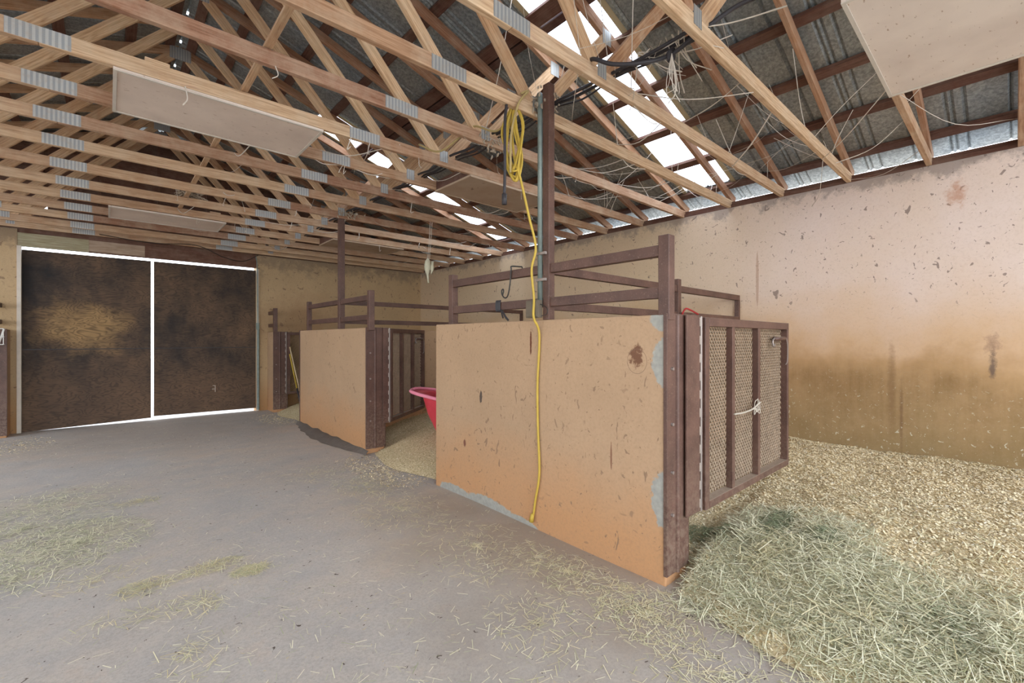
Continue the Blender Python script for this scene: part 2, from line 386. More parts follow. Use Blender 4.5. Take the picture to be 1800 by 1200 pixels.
# ------------------------------------------------------------------ setting
def grid(x0, x1, y0, y1, nx, ny, zf):
    m = MB()
    for j in range(ny+1):
        for i in range(nx+1):
            x = x0+(x1-x0)*i/nx; y = y0+(y1-y0)*j/ny; m.v.append((x, y, zf(x, y)))
    for j in range(ny):
        for i in range(nx):
            a = j*(nx+1)+i; m.f.append((a, a+1, a+nx+2, a+nx+1)); m.uv.append([(0, 0)]*4)
    return m
def fz(x, y): return .012*(mnoise.noise(Vector((x*.8, y*.8, 0)))-.6)
struct(grid(XL, XW, -3.4, YF+.05, 60, 80, fz).build('floor', 'floor', smooth=True))
struct(grid(-30, 36, -30, 40, 2, 2, lambda x, y: -.04).build('ground', 'ground'))
struct(MB().box(XW, XW+.2, -3.4, YF+.2, -.04, ZC-.002).build('wall_right', 'right wall stucco'))
m = MB(); m.box(XL-.2, XL, -3.4, YF+.2, -.04, 1.05); m.box(XL-.2, XL, -3.4, YF+.2, 2.55, ZC-.002)
for a, b in ((-3.4, -3.0), (-.9, -.5), (1.6, 2.0), (4.1, 4.5), (6.6, 7.0), (9.1, YF+.2)): m.box(XL-.2, XL, a, b, 1.05, 2.55)  # piers between window openings added out of view to let in more daylight
struct(m.build('wall_left', 'far wall stucco'))
m = MB(); m.box(XL, -.955, YF, YF+.2, -.04, ZC-.002); m.box(2.045, XW, YF, YF+.2, -.04, ZC-.002)
struct(m.build('wall_far', 'far wall stucco'))
# header boards over the doorway
m = MB(); m.beam((-1.2, YF+.02, 2.735), (-.22, YF+.02, 2.735), .19, .03); struct(m.build('trim_1', 'header green timber'))
m = MB(); m.beam((-.218, YF+.02, 2.74), (.44, YF+.02, 2.74), .17, .03); struct(m.build('trim_2', 'header tan timber'))
m = MB(); m.beam((.442, YF+.02, 2.74), (2.06, YF+.02, 2.74), .19, .03); struct(m.build('trim_3', 'gable timber'))
m = MB(); m.box(-1.0, 2.10, YF+.036, YF+.052, 2.638, 2.93); struct(m.build('trim_9', 'gable timber'))
m = MB(); m.box(-.958, -.915, YF-.03, YF+.04, -.01, 2.64); struct(m.build('trim_4', 'jamb white'))
m = MB(); m.box(2.045, 2.08, YF-.03, YF+.0, 0, 2.62); struct(m.build('trim_5', 'jamb white'))
# gable boards above the wall, with the knocked-out holes the photo shows glowing
holes = [(-.84, -.66, 3.215, 3.27), (-.64, -.50, 3.19, 3.22), (-.47, -.36, 3.165, 3.20), (-.78, -.45, 3.055, 3.085), (1.60, 1.68, 3.26, 3.30),
         (1.62, 1.74, 3.17, 3.21), (1.66, 1.78, 3.065, 3.09), (-.35, -.30, 3.14, 3.17), (1.5, 1.75, 2.945, 2.96)]
m = MB(); z = 2.84
xs_all = sorted({XL-.1, XW+.1} | {h[0] for h in holes} | {h[1] for h in holes})
zs_all = sorted({2.84, 2.935, 2.944, 3.1, 3.30, 3.50, 3.70, 3.90, 4.10, 4.30, 4.62} | {h[2] for h in holes} | {h[3] for h in holes})
for z0, z1 in zip(zs_all[:-1], zs_all[1:]):
    for x0, x1 in zip(xs_all[:-1], xs_all[1:]):
        cx, cz = (x0+x1)/2, (z0+z1)/2
        if any(h[0] < cx < h[1] and h[2] < cz < h[3] for h in holes): continue
        if (z0, z1) == (2.935, 2.944) and -.3 < cx < 1.6: continue
        a, b = x0, x1
        lim = (metal(XR)-z0)*3
        a = max(a, XR-lim); b = min(b, XR+lim)
        if b-a < .004: continue
        m.beam((a, YF+.06, cz), (b, YF+.06, cz), z1-z0, .02)
struct(m.build('wall_gable', 'gable timber'))
m = MB()
for x in (-1.6, -.72, -.10, .62, 1.30, 2.1, 3.0, -2.6): m.beam((x, YF+.03, 2.93), (x, YF+.03, raf(x)+.05), .04, .04, (0, 1, 0))
struct(m.build('trim_6', 'gable timber'))
# sliding door leaves
def door(n, x0, x1, zb0, zb1, zt):
    d = struct(MB().quadbox([(x0, YF+.06, zb0), (x1, YF+.06, zb1), (x1, YF+.09, zb1), (x0, YF+.09, zb0), (x0, YF+.06, zt), (x1, YF+.06, zt), (x1, YF+.09, zt), (x0, YF+.09, zt)]).build('door_%d' % n, 'door'))
    d['_w'] = (0, 0, 0)
    MB().box(x0+.01, x1-.01, YF+.048, YF+.0605, 1.165, 1.177).build('panel_seam', 'black rubber', d)
    return d
d1 = door(1, -.97, .520, -.01, .035, 2.60); d2 = door(2, .558, 2.09, .055, .04, 2.60)
m = MB(); m.box(1.37, 1.41, YF+.052, YF+.058, .50, .505); m.box(1.405, 1.411, YF+.052, YF+.058, .39, .50); m.box(1.36, 1.40, YF+.052, YF+.058, .44, .446)
m.build('door_latch_mark', 'jamb white', d2)
# top plates
m = MB(); m.beam((XW+.06, -3.4, ZC+.018), (XW+.06, YF, ZC+.018), .038, .12); m.beam((XW+.07, -3.4, ZC+.055), (XW+.07, YF, ZC+.055), .036, .09); struct(m.build('trim_7', 'purlin timber'))
m = MB(); m.beam((XL-.06, -3.4, ZC+.018), (XL-.06, YF, ZC+.018), .038, .12); struct(m.build('trim_8', 'purlin timber'))

# roof: five-V crimp sheets, 0.61 m wide, edges at 2.15 + 0.61 k
SW = .61
def sheet_profile(y0):                  # (y, dz) over one sheet
    P = [(0, 0)]
    def vee(c): return [(c-.016, 0), (c, .017), (c+.016, 0)]
    for c in (.018, .055): P += vee(c)
    P += vee(SW/2)
    for c in (SW-.055,): P += vee(c)
    P += [(SW, 0)]
    return [(y0+y, dz) for y, dz in P]
def sheet(m, k, x0, x1):
    prof = sheet_profile(2.15+SW*k); b = len(m.v)
    for x in (x0, x1):
        for y, dz in prof: m.v.append((x, y, metal(x)+dz))
    n = len(prof)
    for i in range(n-1): m.f.append((b+i, b+i+1, b+n+i+1, b+n+i)); m.uv.append([(0, 0)]*4)
XE = XW+.262; m = MB(); ADDED_LSKY = (-6, -2, 2, 5, 8, 10)
for k in range(-9, 13):
    if 2.15+SW*k > YF+.2: break
    if k in (0, 6): sheet(m, k, XR+.01, 2.06); sheet(m, k, 5.36, XE)
    else: sheet(m, k, XR+.01, XE)
    if k in ADDED_LSKY: sheet(m, k, XR-.01, -1.45); sheet(m, k, -4.1, XL-.2)
    else: sheet(m, k, XR-.01, XL-.2)
for y in np.arange(-3.3, YF, .61):        # ridge cap pieces, leaving the thin daylight gaps seen at the peak
    b = len(m.v); zt = metal(XR)+.02
    m.v += [(XR-.12, y, zt-.045), (XR, y, zt), (XR+.12, y, zt-.045), (XR-.12, y+.55, zt-.045), (XR, y+.55, zt), (XR+.12, y+.55, zt-.045)]
    m.f += [(b, b+1, b+4, b+3), (b+1, b+2, b+5, b+4)]; m.uv += [[(0, 0)]*4]*2
ro = m.build('ceiling', 'sheet'); struct(ro)
sm = ro.modifiers.new('thickness', 'SOLIDIFY'); sm.thickness = .0015
for n, k in ((1, 0), (2, 6)):
    m = MB(); sheet(m, k, 2.0, 5.40); m.v = [(v[0], v[1], v[2]-.003) for v in m.v]
    wdw = struct(m.build('window_%d' % n, 'fibre')); wdw['_w'] = (0, 0, 0)
    for yy in (2.15+SW*k+.012, 2.15+SW*(k+1)-.012):
        e = MB(); e.beam((2.0, yy, metal(2.0)-.010), (5.38, yy, metal(5.38)-.010), .006, .05); e.build('window_edge', 'fibre edge', wdw)

for n, k in enumerate(ADDED_LSKY):  # unseen skylights on the left slope, added to brighten the floor
    m = MB(); sheet(m, k, -1.40, -4.15); m.v = [(v[0], v[1], v[2]-.003) for v in m.v]
    struct(m.build('window_%d' % (n+3), 'fibre'))

# ------------------------------------------------------------------ trusses
TY = [-.04, .51, 1.10, 1.70, 2.26, 2.84, 3.44, 4.04, 4.61, 5.17, 5.83, 6.44, 7.02, 7.62, 8.20, 8.80, 9.24]
ORD = ['first', 'second', 'third', 'fourth', 'fifth', 'sixth', 'seventh', 'eighth', 'ninth', 'tenth', 'eleventh', 'twelfth', 'thirteenth', 'fourteenth', 'fifteenth', 'sixteenth', 'seventeenth']
def plate(x, z, w_, h_, y=-.0205):
    m = MB(); m.quadbox([(x-w_/2, y-.001, z-h_/2), (x+w_/2, y-.001, z-h_/2), (x+w_/2, y+.0005, z-h_/2), (x-w_/2, y+.0005, z-h_/2),
                         (x-w_/2, y-.001, z+h_/2), (x+w_/2, y-.001, z+h_/2), (x+w_/2, y+.0005, z+h_/2), (x-w_/2, y+.0005, z+h_/2)]); return m
def make_truss():
    T = thing('roof_truss', 'x', 'roof truss'); zc = ZC+CH/2
    for a, b in ((-4.24, -.275), (-.272, 1.508), (1.511, 5.60)):
        MB().beam((a, 0, zc), (b, 0, zc), CH, .038).build('bottom_chord', 'truss timber', T, bevel=.003)
    for sg in (1, -1):
        xe = XW+.13 if sg > 0 else XL-.13
        MB().beam((XR+.004*sg, 0, raf(XR)+.047), (xe, 0, raf(xe)+.047), CH, .038).build('top_chord', 'rafter timber' if sg > 0 else 'web timber', T, bevel=.003)  # left rafters get paler timber: bounce light put into the colour
        f = lambda x: XR+sg*(x-XR)
        MB().beam((f(2.19), 0, 2.965), (f(.70), 0, raf(.7)-.01), CH, .0365).build('web', 'web timber', T, bevel=.003)
        MB().beam((f(2.30), 0, 2.965), (f(3.05), 0, raf(3.05)+.0), CH, .0365).build('web', 'web timber', T, bevel=.003)
        plate(f(2.245), 2.965, .085, .10).build('nail_plate', 'plate', T)
        plate(f(3.06), raf(3.06)+.01, .11, .12).build('nail_plate', 'plate', T)
    for x in (-.272, 1.51): plate(x, zc, .245, .084).build('nail_plate', 'plate', T)
    plate(XR, raf(XR)+.0, .2, .14).build('nail_plate', 'plate', T)
    return T
proto = make_truss(); kids = list(proto.children)
extra = {0: 'the nearest one overhead at top right', 1: 'along the big white board at top right', 2: 'next past the top right board', 3: 'crossing the bright skylight at top right',
         4: 'against which the tall steel post stands', 6: 'near edge of the long white board', 7: 'far edge of the long white board',
         10: 'meeting the farther steel post', 12: 'near edge of the farther boards', 13: 'far edge of the farther boards', 16: 'last one, in front of the far gable'}
for i, y in enumerate(TY):
    if i == 0: T = proto
    else:
        T = proto.copy(); COL.objects.link(T)
        for ch in kids:
            c = ch.copy(); COL.objects.link(c); c.parent = T
    T.location = (0, y, random.uniform(-.004, .004) if i else 0)
    T['label'] = 'bare timber roof truss, %s from the camera, %s' % (ORD[i], extra.get(i, 'in the row across the barn'))
    T['group'] = 'timber roof trusses across the barn'
# purlins
n = 0
PX = [5.42-.545*k for k in range(9)]+[.72]
for side, nm in ((1, 'right'), (-1, 'left')):
    for k, x in enumerate(PX):
        xx = XR+side*(x-XR); z = raf(x)+.094+.019
        up = Vector((side*1/3, 0, 1))
        m = MB(); wd = .089 if k not in (5,) else .13
        a = (xx, -3.35, z); b = (xx, YF+.04, z)
        m.beam(a, b, .036, wd, up)
        if k == 5: m.beam((xx+.11*side, -3.35, raf(abs(x)+.11)+.113), (xx+.11*side, YF+.04, raf(abs(x)+.11)+.113), .036, .07, up)
        o = m.build('roof_purlin', 'purlin timber', bevel=.002)
        tag(o, 'dark timber purlin under the sheets of the %s roof slope, %s up from the eave' % (nm, ORD[k]), 'purlin', 'purlins under the %s roof slope' % nm)
# lateral brace on the chords
m = MB(); m.beam((.675, 1.6, ZC+CH+.012), (.675, 7.1, ZC+CH+.012), .020, .04)
tag(m.build('lateral_brace', 'truss timber'), 'thin dusty lath laid across the tops of the truss chords near the ridge line', 'brace')
# ceiling boards
def board(x0, x1, y0, y1, label, mt='board', deep=0):
    t = thing('ceiling_board', label, 'board', ((x0+x1)/2, (y0+y1)/2, ZC-.022), 'flat boards fixed under the trusses')
    MB().box(x0, x1, y0, y1, ZC-.020, ZC-.006).build('board_panel', mt, t, bevel=.002)
    m = MB(); e = .018
    for a in ((x0, x1, y0, y0+e), (x0, x1, y1-e, y1), (x0, x0+e, y0+e, y1-e), (x1-e, x1, y0+e, y1-e)): m.box(a[0], a[1], a[2], a[3], ZC-.026, ZC-.021)
    m.build('board_trim', 'jamb white' if mt == 'board' else mt, t)
    if deep:
        MB().box(x0, x0+.02, y0+.03, y1-.03, ZC-.006, ZC+.085).build('board_end_rail', 'gable timber', t)
        MB().box(x1-.02, x1, y0+.03, y1-.03, ZC-.006, ZC+.085).build('board_end_rail', 'gable timber', t)
board(.02, 1.19, 3.42, 4.06, 'long whitewashed board hung under the trusses left of centre, nearest of its side', 'board')
board(2.50, 3.70, -.10, .53, 'big speckled white board under the nearest trusses at top right')
board(.0, 1.17, 7.0, 7.64, 'narrow-looking white board far back above the double doors')
board(2.54, 3.70, 3.42, 4.04, 'tan board under the trusses just left of the tall steel post', 'board tan', 1)
board(2.58, 3.78, 7.0, 7.64, 'small tan board far back above the second stall', 'board tan', 1)

# ------------------------------------------------------------------ stall walls
def stall(y0, y1, ymid, label, ends=(1, 1)):
    t = thing('stall_wall', label, 'stall wall', (XP, y0, 0), 'stucco stall walls along the right of the aisle')
    MB().box(XP, XP+.225, y0+.012, y1-(.012 if ends[1] else 0), -.02, H).build('front_panel', 'stall stucco', t, bevel=.008)
    if ymid: MB().box(XP+.226, XW+.0, ymid-.09, ymid+.09, -.02, H-.01).build('cross_wall', 'stall stucco', t, bevel=.006)
    def chan(yy, sg):
        m = MB(); z0 = .045
        m.box(XP-.006, XP+.232, min(yy, yy+sg*.010), max(yy, yy+sg*.010), z0, H+.006)
        m.box(XP-.008, XP-.001, min(yy, yy+sg*.022), max(yy, yy+sg*.022), z0, H+.004)
        m.box(XP+.2255, XP+.2345, min(yy, yy+sg*.10), max(yy, yy+sg*.10), z0, H+.004)
        ch = m.build('steel_channel', 'steel', t, bevel=.002)
        MB().tube([(XP+.10, yy-sg*.0, z0), (XP+.10, yy-sg*.0, H)], .014, 10).build('channel_rib', 'steel', ch, smooth=False)
        for z in (1.16, .86, .60, .37):
            MB().tube([(XP+.04, yy-sg*.012, z), (XP+.04, yy+sg*.004, z)], .009, 8).build('bolt', 'hinge steel', ch)
    if ends[0]: chan(y0, 1)
    if ends[1]: chan(y1, -1)
    return t
stall(1.236, 3.527, 2.16, 'large tan stucco stall wall nearest the camera, with the yellow cord down its face', (1, 0))
stall(5.00, 7.45, 5.86, 'tan stucco stall wall in the middle distance, second from the camera')
stall(8.935, YF, 0, 'narrow tan stucco wall stub right of the double doors', (1, 0))
t = thing('stall_wall', 'tan stucco wall stub at the left edge, left of the double doors', 'stall wall', (-1.02, 9.05, 0))
MB().box(-1.25, -1.02, 9.062, YF, -.02, H).build('front_panel', 'stall stucco', t, bevel=.006)
MB().box(-1.256, -1.014, 9.05, 9.060, .02, H+.006).build('steel_channel', 'steel', t, bevel=.002)

# ------------------------------------------------------------------ guard rails
def guard(y0, y1, ymid, label, xend=XW, stub=4.06, y_is_end=True):
    t = thing('guard_rail', label, 'guard rail', (XP+.03, y0, H), 'brown steel guard rails on the stall walls')
    X = XP+.036
    MB().beam((X, y0+.032, H-.03), (X, y0+.032, 1.885), .064, .064, (0, 1, 0)).build('rail_post', 'steel', t, bevel=.004)
    if y1: MB().beam((X, y1-.10, H-.03), (X, y1-.10, 1.885), .06, .06, (0, 1, 0)).build('rail_post', 'steel', t, bevel=.004)
    e = y1-.10 if y1 else YF
    for z in (1.805, 1.575):
        MB().beam((X, y0+.06, z), (X, e, z), .062, .045).build('rail', 'steel', t, bevel=.003)
    if ymid:
        for z in (1.803, 1.553): MB().beam((X+.03, ymid, z), (xend-.002, ymid, z), .060, .045).build('cross_rail', 'steel', t, bevel=.003)
        MB().beam((stub, ymid-.001, H-.015), (stub, ymid-.001, 1.895), .062, .062, (0, 1, 0)).build('rail_post', 'steel', t, bevel=.004)
        MB().beam((xend-.02, ymid+.001, H-.02), (xend-.02, ymid+.001, 1.78), .05, .038, (0, 1, 0)).build('rail_post', 'steel', t, bevel=.003)
    return t
guard(1.232, 3.40, 2.16, 'brown steel tube guard rail on top of the nearest stall wall')
guard(4.94, 7.22, 5.86, 'brown steel tube guard rail on top of the second stall wall')
g = guard(8.95, None, 0, 'short brown steel guard rail on the wall stub right of the double doors')
t = thing('guard_rail', 'short brown steel rails on the wall stub at the left edge', 'guard rail', (-1.1, 9.06, H))
MB().beam((-1.12, 9.08, H-.01), (-1.12, 9.08, 1.87), .06, .06, (0, 1, 0)).build('rail_post', 'steel', t)
for z in (1.79, 1.56): MB().beam((-1.12, 9.08, z), (-1.12, YF, z), .06, .045).build('rail', 'steel', t)
# tall posts
def tall(y, label, top, w_):
    o = MB().beam((XP+w_/2, y, H-.0), (XP+w_/2, y, top), w_, w_, (0, 1, 0)).build('support_post', 'steel', bevel=.004)
    return tag(o, label, 'post', 'tall steel posts rising to the trusses')
tall(2.138, 'tall brown steel post on the nearest stall wall, running up to a truss', 3.07, .058)
tall(5.86, 'tall brown steel post on the second stall wall, farther from the camera', ZC+.1, .07)
tag(MB().tube([(XP+.0, 2.192, 1.55), (XP+.0, 2.192, 3.0), (XP+.0, 2.20, 3.02)], .019, 10).build('electrical_conduit', 'conduit grey', smooth=True), 'grey green conduit pipe strapped beside the nearest tall post', 'conduit')
t = thing('junction_box', 'small weathered electrical box at the foot of the nearest tall post', 'electrical box', (XP-.02, 2.225, 1.47))
bb = MB().box(XP-.05, XP-.004, 2.165, 2.285, 1.468, 1.59).build('box_body', 'box metal', t, bevel=.004)
MB().box(XP-.056, XP-.050, 2.172, 2.278, 1.475, 1.583).build('box_cover', 'box metal', bb, bevel=.003)
MB().tube(curve([(XP-.03, 2.16, 1.56), (XP-.03, 2.10, 1.53), (XP-.03, 2.10, 1.49), (XP-.03, 2.15, 1.48)]), .003, 5).build('wire', 'dark wire', t)
for z, l_ in ((1.72, 'lower steel strap clamping the grey conduit to the nearest tall post'), (1.90, 'upper steel strap clamping the grey conduit to the nearest tall post')):
    tag(MB().box(XP-.022, XP-.002, 2.125, 2.215, z, z+.018).build('conduit_strap', 'hinge steel'), l_, 'strap')

# ------------------------------------------------------------------ gates
def gate_mesh(w_, z0, z1):              # expanded metal, real strands
    m = MB(); pw, ph = .036, .0205; nx = int((w_-.10)/pw)+1; nz = int((z1-z0-.11)/ph)
    for j in range(nz):
        z = z0+.06+j*ph
        for i in range(nx):
            x = .045+i*pw+(pw/2 if j % 2 else 0)
            if x+pw > w_-.035: continue
            for dx in (0, pw/2):
                a = (x+dx, 0, z+(ph if dx else 0)); b = (x+dx+pw/2, 0, z+(0 if dx else ph))
                dy = .004; t_ = .0026; k = len(m.v)
                for q in (a, b):
                    m.v += [(q[0], -dy, q[2]-t_), (q[0], dy, q[2]+t_), (q[0], dy+.0015, q[2]+t_-.003)]
                m.f += [(k, k+3, k+4, k+1), (k+1, k+4, k+5, k+2), (k+2, k+5, k+3, k)]; m.uv += [[(0, 0)]*4]*3
    return m
def gate(loc, ang, w_, label, z0=.31, z1=H-.004, bars=(.385, .825), parts=True):
    t = thing('stall_gate', label, 'gate', (0, 0, 0), 'steel mesh stall gates')
    D = .062; fw = .055
    fr = MB(); fr.box(0, fw, 0, D, z0, z1); fr.box(w_-.035, w_, 0, D, z0, z1); fr.box(fw, w_-.035, 0, D, z1-.052, z1); fr.box(fw, w_-.035, 0, D, z0, z0+.045)
    fr.build('gate_frame', 'steel', t, bevel=.003)
    for b in bars: MB().box(b, b+.042, .002, .042, z0+.045, z1-.052).build('upright_bar', 'steel', t, bevel=.002)
    mm = gate_mesh(w_, z0, z1); mm.v = [(v[0], v[1]+.044, v[2]) for v in mm.v]
    mm.build('expanded_metal_panel', 'expanded metal', t)
    lt = MB().tube([(w_-.30, .010, z1-.125), (w_-.06, .010, z1-.125)], .016, 10).build('latch_tube', 'steel', t, smooth=True)
    MB().tube(curve([(w_-.30, .008, z1-.12), (w_-.345, .006, z1-.14), (w_-.34, .004, z1-.18), (w_-.30, .008, z1-.17)]), .008, 6).build('latch_handle', 'hinge steel', lt, smooth=True)
    MB().tube(curve([(w_-.07, -.002, z1-.12), (w_-.05, -.006, z1-.18), (w_-.055, -.006, z1-.30), (w_-.09, -.004, z1-.33)]), .004, 5).build('latch_chain', 'hinge steel', lt)
    t.location = loc; t.rotation_euler.z = ang
    del t['_w']; return t
def hinge(y, label, x0=XP+.165, x1=XP+.325, z0=.325):
    t = thing('hinge_plate', label, 'hinge plate', (x0, y, z0), 'steel hinge plates between walls and gates')
    MB().box(x0, x1, y-.022, y-.012, z0, H+.004).build('plate', 'steel', t, bevel=.002)
    m = MB(); z = z0+.02; k = 0
    m.tube([(x1+.012, y-.022, z0), (x1+.012, y-.022, H)], .007, 8)
    m.build('hinge_pin', 'hinge steel', t)
    m = MB()
    while z+.05 < H:
        m.box(x1-.004, x1+.001, y-.0235, y-.0225, z, z+.05); z += .105
    m.build('hinge_knuckles', 'cobweb', t)
    return t
hinge(1.236, 'brown hinge plate joining the nearest stall wall and its gate')
hinge(5.00, 'brown hinge plate joining the second stall wall and its gate', XP+.19, XP+.26)
hinge(8.935, 'brown hinge plate beside the wall stub near the double doors', XP+.12, XP+.19)
G1 = gate((2.617, 1.212, 0), 0, 1.47, 'nearest open steel gate with expanded metal mesh, swung into the bedded stall')
gate((XP+.29, 4.975, 0), math.radians(38.5), 1.13, 'middle distance mesh gate swung in behind the second stall wall', bars=(.34, .70), z0=.33)
gate((XP+.215, 8.905, 0), 0, 1.2, 'farthest mesh gate, partly hidden behind the second stall wall', bars=(.36, .74))
# twine on the nearest gate
m = MB(); gx = 2.617
m.tube(curve([(gx+.40, 1.208, .835), (gx+.55, 1.204, .83), (gx+.70, 1.203, .84), (gx+.78, 1.20, .865), (gx+.84, 1.206, .87)]), .006, 6)
for k in range(7): m.tube(curve([(gx+.72, 1.203, .845), (gx+.72+random.uniform(-.02, .1), 1.195, .85+random.uniform(-.05, .06)), (gx+.76+random.uniform(-.03, .06), 1.20, .85+random.uniform(-.05, .06))]), .003, 5)
tag(m.build('twine', 'twine'), 'pale baling twine knotted across the nearest gate mesh', 'twine')
# red rope at stub post
m = MB(); rx, ry = 4.06, 2.16
for k in range(4):
    r = .045+.006*(k % 2); m.tube([(rx+r*math.cos(a)*1.05, ry+r*math.sin(a)*1.05, 1.50+.017*k+.008*math.sin(2*a+k)) for a in np.linspace(0, 2*math.pi, 17)], .011, 6)
m.tube(curve([(rx-.01, ry-.06, 1.56), (rx+.04, ry-.07, 1.61), (rx+.12, ry-.08, 1.60), (rx+.25, ry-.09, 1.565)]), .009, 6)
m.tube(curve([(rx-.08, ry-.06, 1.50), (rx-.02, ry-.08, 1.53), (rx+.06, ry-.07, 1.50)]), .013, 6)
tag(m.build('rope', 'red rope', smooth=True), 'dark red rope knotted round the rail post behind the nearest gate', 'rope')
# blanket hook
Y0 = 2.497; xf = XP+.036-.0225-.006
m = MB(); m.tube(curve([(xf+.065, Y0-.05, 1.80), (xf+.065, Y0-.045, 1.855), (xf+.055, Y0-.03, 1.862), (xf, Y0, 1.862), (xf-.002, Y0+.003, 1.84), (xf-.003, Y0+.012, 1.75), (xf-.003, Y0+.03, 1.67), (xf-.003, Y0+.05, 1.636),
   (xf-.003, Y0+.08, 1.635), (xf-.003, Y0+.105, 1.66), (xf-.003, Y0+.11, 1.69)]), .0055, 6)
m.tube(curve([(xf-.003, Y0+.11, 1.69), (xf-.003, Y0+.095, 1.70), (xf-.003, Y0+.088, 1.685), (xf-.003, Y0+.098, 1.655)]), .005, 6)
tag(m.build('bridle_hook', 'dark wire', smooth=True), 'black wire hook hanging over the upper rail of the nearest guard rail', 'hook')
m = MB()
for k in range(5): m.tube(curve([(xf-.002+(.0 if a % 2 else .0), 2.62+.012*k+.01*math.cos(a), 1.575+.043*math.sin(a)) for a in (-1.6, -.6, .6, 1.6)]), .005, 5)
m.tube(curve([(xf-.01, 2.60, 1.54), (xf-.02, 2.57, 1.52), (xf-.03, 2.53, 1.485), (xf-.03, 2.50, 1.46)]), .008, 6)
m.tube(curve([(xf-.01, 2.60, 1.54), (xf-.02, 2.585, 1.51), (xf-.03, 2.56, 1.48)]), .006, 6)
tag(m.build('strap_scrap', 'black rubber'), 'black strap end tied round the lower rail left of the electrical box', 'strap')

# ------------------------------------------------------------------ cords and cables
cx = XP-.035
t = thing('extension_cord', 'yellow extension cord looped from the trusses and hanging down the nearest stall wall', 'cord', (cx, 2.2, .08))
m = MB()
m.tube(curve([(2.08, 2.30, 3.0), (2.10, 2.36, 2.93), (2.09, 2.33, 2.76), (2.07, 2.28, 2.55), (2.09, 2.24, 2.40), (2.14, 2.21, 2.15), (cx-.01, 2.19, 1.95), (cx-.025, 2.215, 1.80), (cx-.022, 2.195, 1.60), (cx-.030, 2.19, 1.47),
    (cx+.02, 2.185, 1.35), (cx+.022, 2.205, 1.0), (cx+.022, 2.20, .7), (cx+.02, 2.185, .40), (cx+.022, 2.225, .20), (cx+.022, 2.245, .09)]), .0085, 8)
cd = m.build('cord', 'yellow rubber', t, smooth=True)
MB().tube([(cx+.012, 2.242, .10), (cx+.012, 2.256, .045)], [.012, .018], 8).build('plug', 'yellow rubber', cd, smooth=True)
m = MB()
for k in range(7):
    a = random.uniform(-.028, .028); b = random.uniform(-.028, .028)
    m.tube(curve([(2.07+a*.5, 2.30+a*.6, 2.93), (2.05+a, 2.34+b*1.2, 2.75), (2.06+b, 2.34+a, 2.52), (2.08+a, 2.28+b, 2.46-.03*(k % 3)), (2.09-b, 2.24-a, 2.55), (2.08+b, 2.26-b, 2.78), (2.07, 2.29, 2.96)]), .0075, 7)
m.build('cord_coil', 'yellow rubber', t, smooth=True)
m = MB()
m.tube(curve([(2.09, 2.24, 2.99), (2.12, 2.20, 3.0), (2.05, 2.22, 2.9), (2.02, 2.26, 2.7), (2.03, 2.28, 2.45)]), .008, 7)
m.tube(curve([(2.06, 2.28, 2.90), (2.14, 2.55, 2.86), (2.13, 2.82, 2.985), (2.05, 2.9, 2.90), (2.02, 3.15, 2.86), (1.98, 3.40, 2.985)]), .008, 7)
m.build('cord_swag', 'dusty yellow rubber', t, smooth=True)
m = MB(); m.tube(curve([(1.98, 2.26, 2.90), (1.955, 2.25, 2.75), (1.955, 2.25, 2.45), (1.95, 2.25, 2.28)]), .010, 7)
m.tube([(1.95, 2.25, 2.28), (1.95, 2.25, 2.21)], .017, 8)
tag(m.build('power_cable', 'black rubber', smooth=True), 'short black cable end hanging beside the yellow cord coil', 'cable')
m = MB()
for k, dx in enumerate((0, .05, .10)):
    pts = []
    for i, y in enumerate(TY[2:14]):
        pts.append((2.33+dx+.02*math.sin(i*1.3+k), y, ZC+CH+.016+.008*k))
        if i < 11: pts.append((2.33+dx, (y+TY[3+i])/2, ZC+CH+.0+.01*math.sin(i+k)))
    m.tube(curve(pts, 4), .011 if k < 2 else .007, 6)
tag(m.build('wiring_cable', 'black rubber', smooth=True), 'run of dark dusty electric cables lying along the truss chords above the stalls', 'cable')
m = MB(); m.tube(curve([(2.30, 1.80, 3.0), (2.14, 1.68, 2.985), (2.17, 1.55, 2.91), (2.24, 1.42, 2.885), (2.37, 1.30, 2.93), (2.38, 1.10, 2.985), (2.45, .9, 3.06), (2.50, .55, 3.0), (2.5, .2, 3.0)]), .012, 8)
m.tube(curve([(2.36, 1.31, 2.93), (2.38, 1.29, 2.96), (2.40, 1.30, 2.92), (2.36, 1.30, 2.90), (2.35, 1.29, 2.94)]), .014, 6)
tag(m.build('wiring_cable', 'black rubber', smooth=True), 'sagging black cable with a taped joint in front of the nearest skylight', 'cable')
m = MB(); m.tube(curve([(-.1, 9.2, 2.90), (.5, 9.1, 2.84), (1.1, 9.2, 2.90), (1.5, 9.25, 2.76), (1.8, 9.25, 2.72), (2.05, 9.28, 2.86)]), .006, 5)
tag(m.build('wiring_cable', 'dark wire'), 'thin wire looped across the header above the double doors', 'cable')
m = MB(); m.tube(curve([(2.03, YF-.03, 2.84), (2.05, YF-.04, 2.6), (2.06, YF-.04, 1.62)]), .008, 6); m.box(2.03, 2.08, YF-.06, YF-.031, 1.50, 1.62)
m.tube([(2.065, YF-.045, 1.5), (2.065, YF-.045, .02)], .022, 8)
tag(m.build('electrical_conduit', 'conduit grey'), 'grey conduit with a small box on the wall right of the double doors', 'conduit')

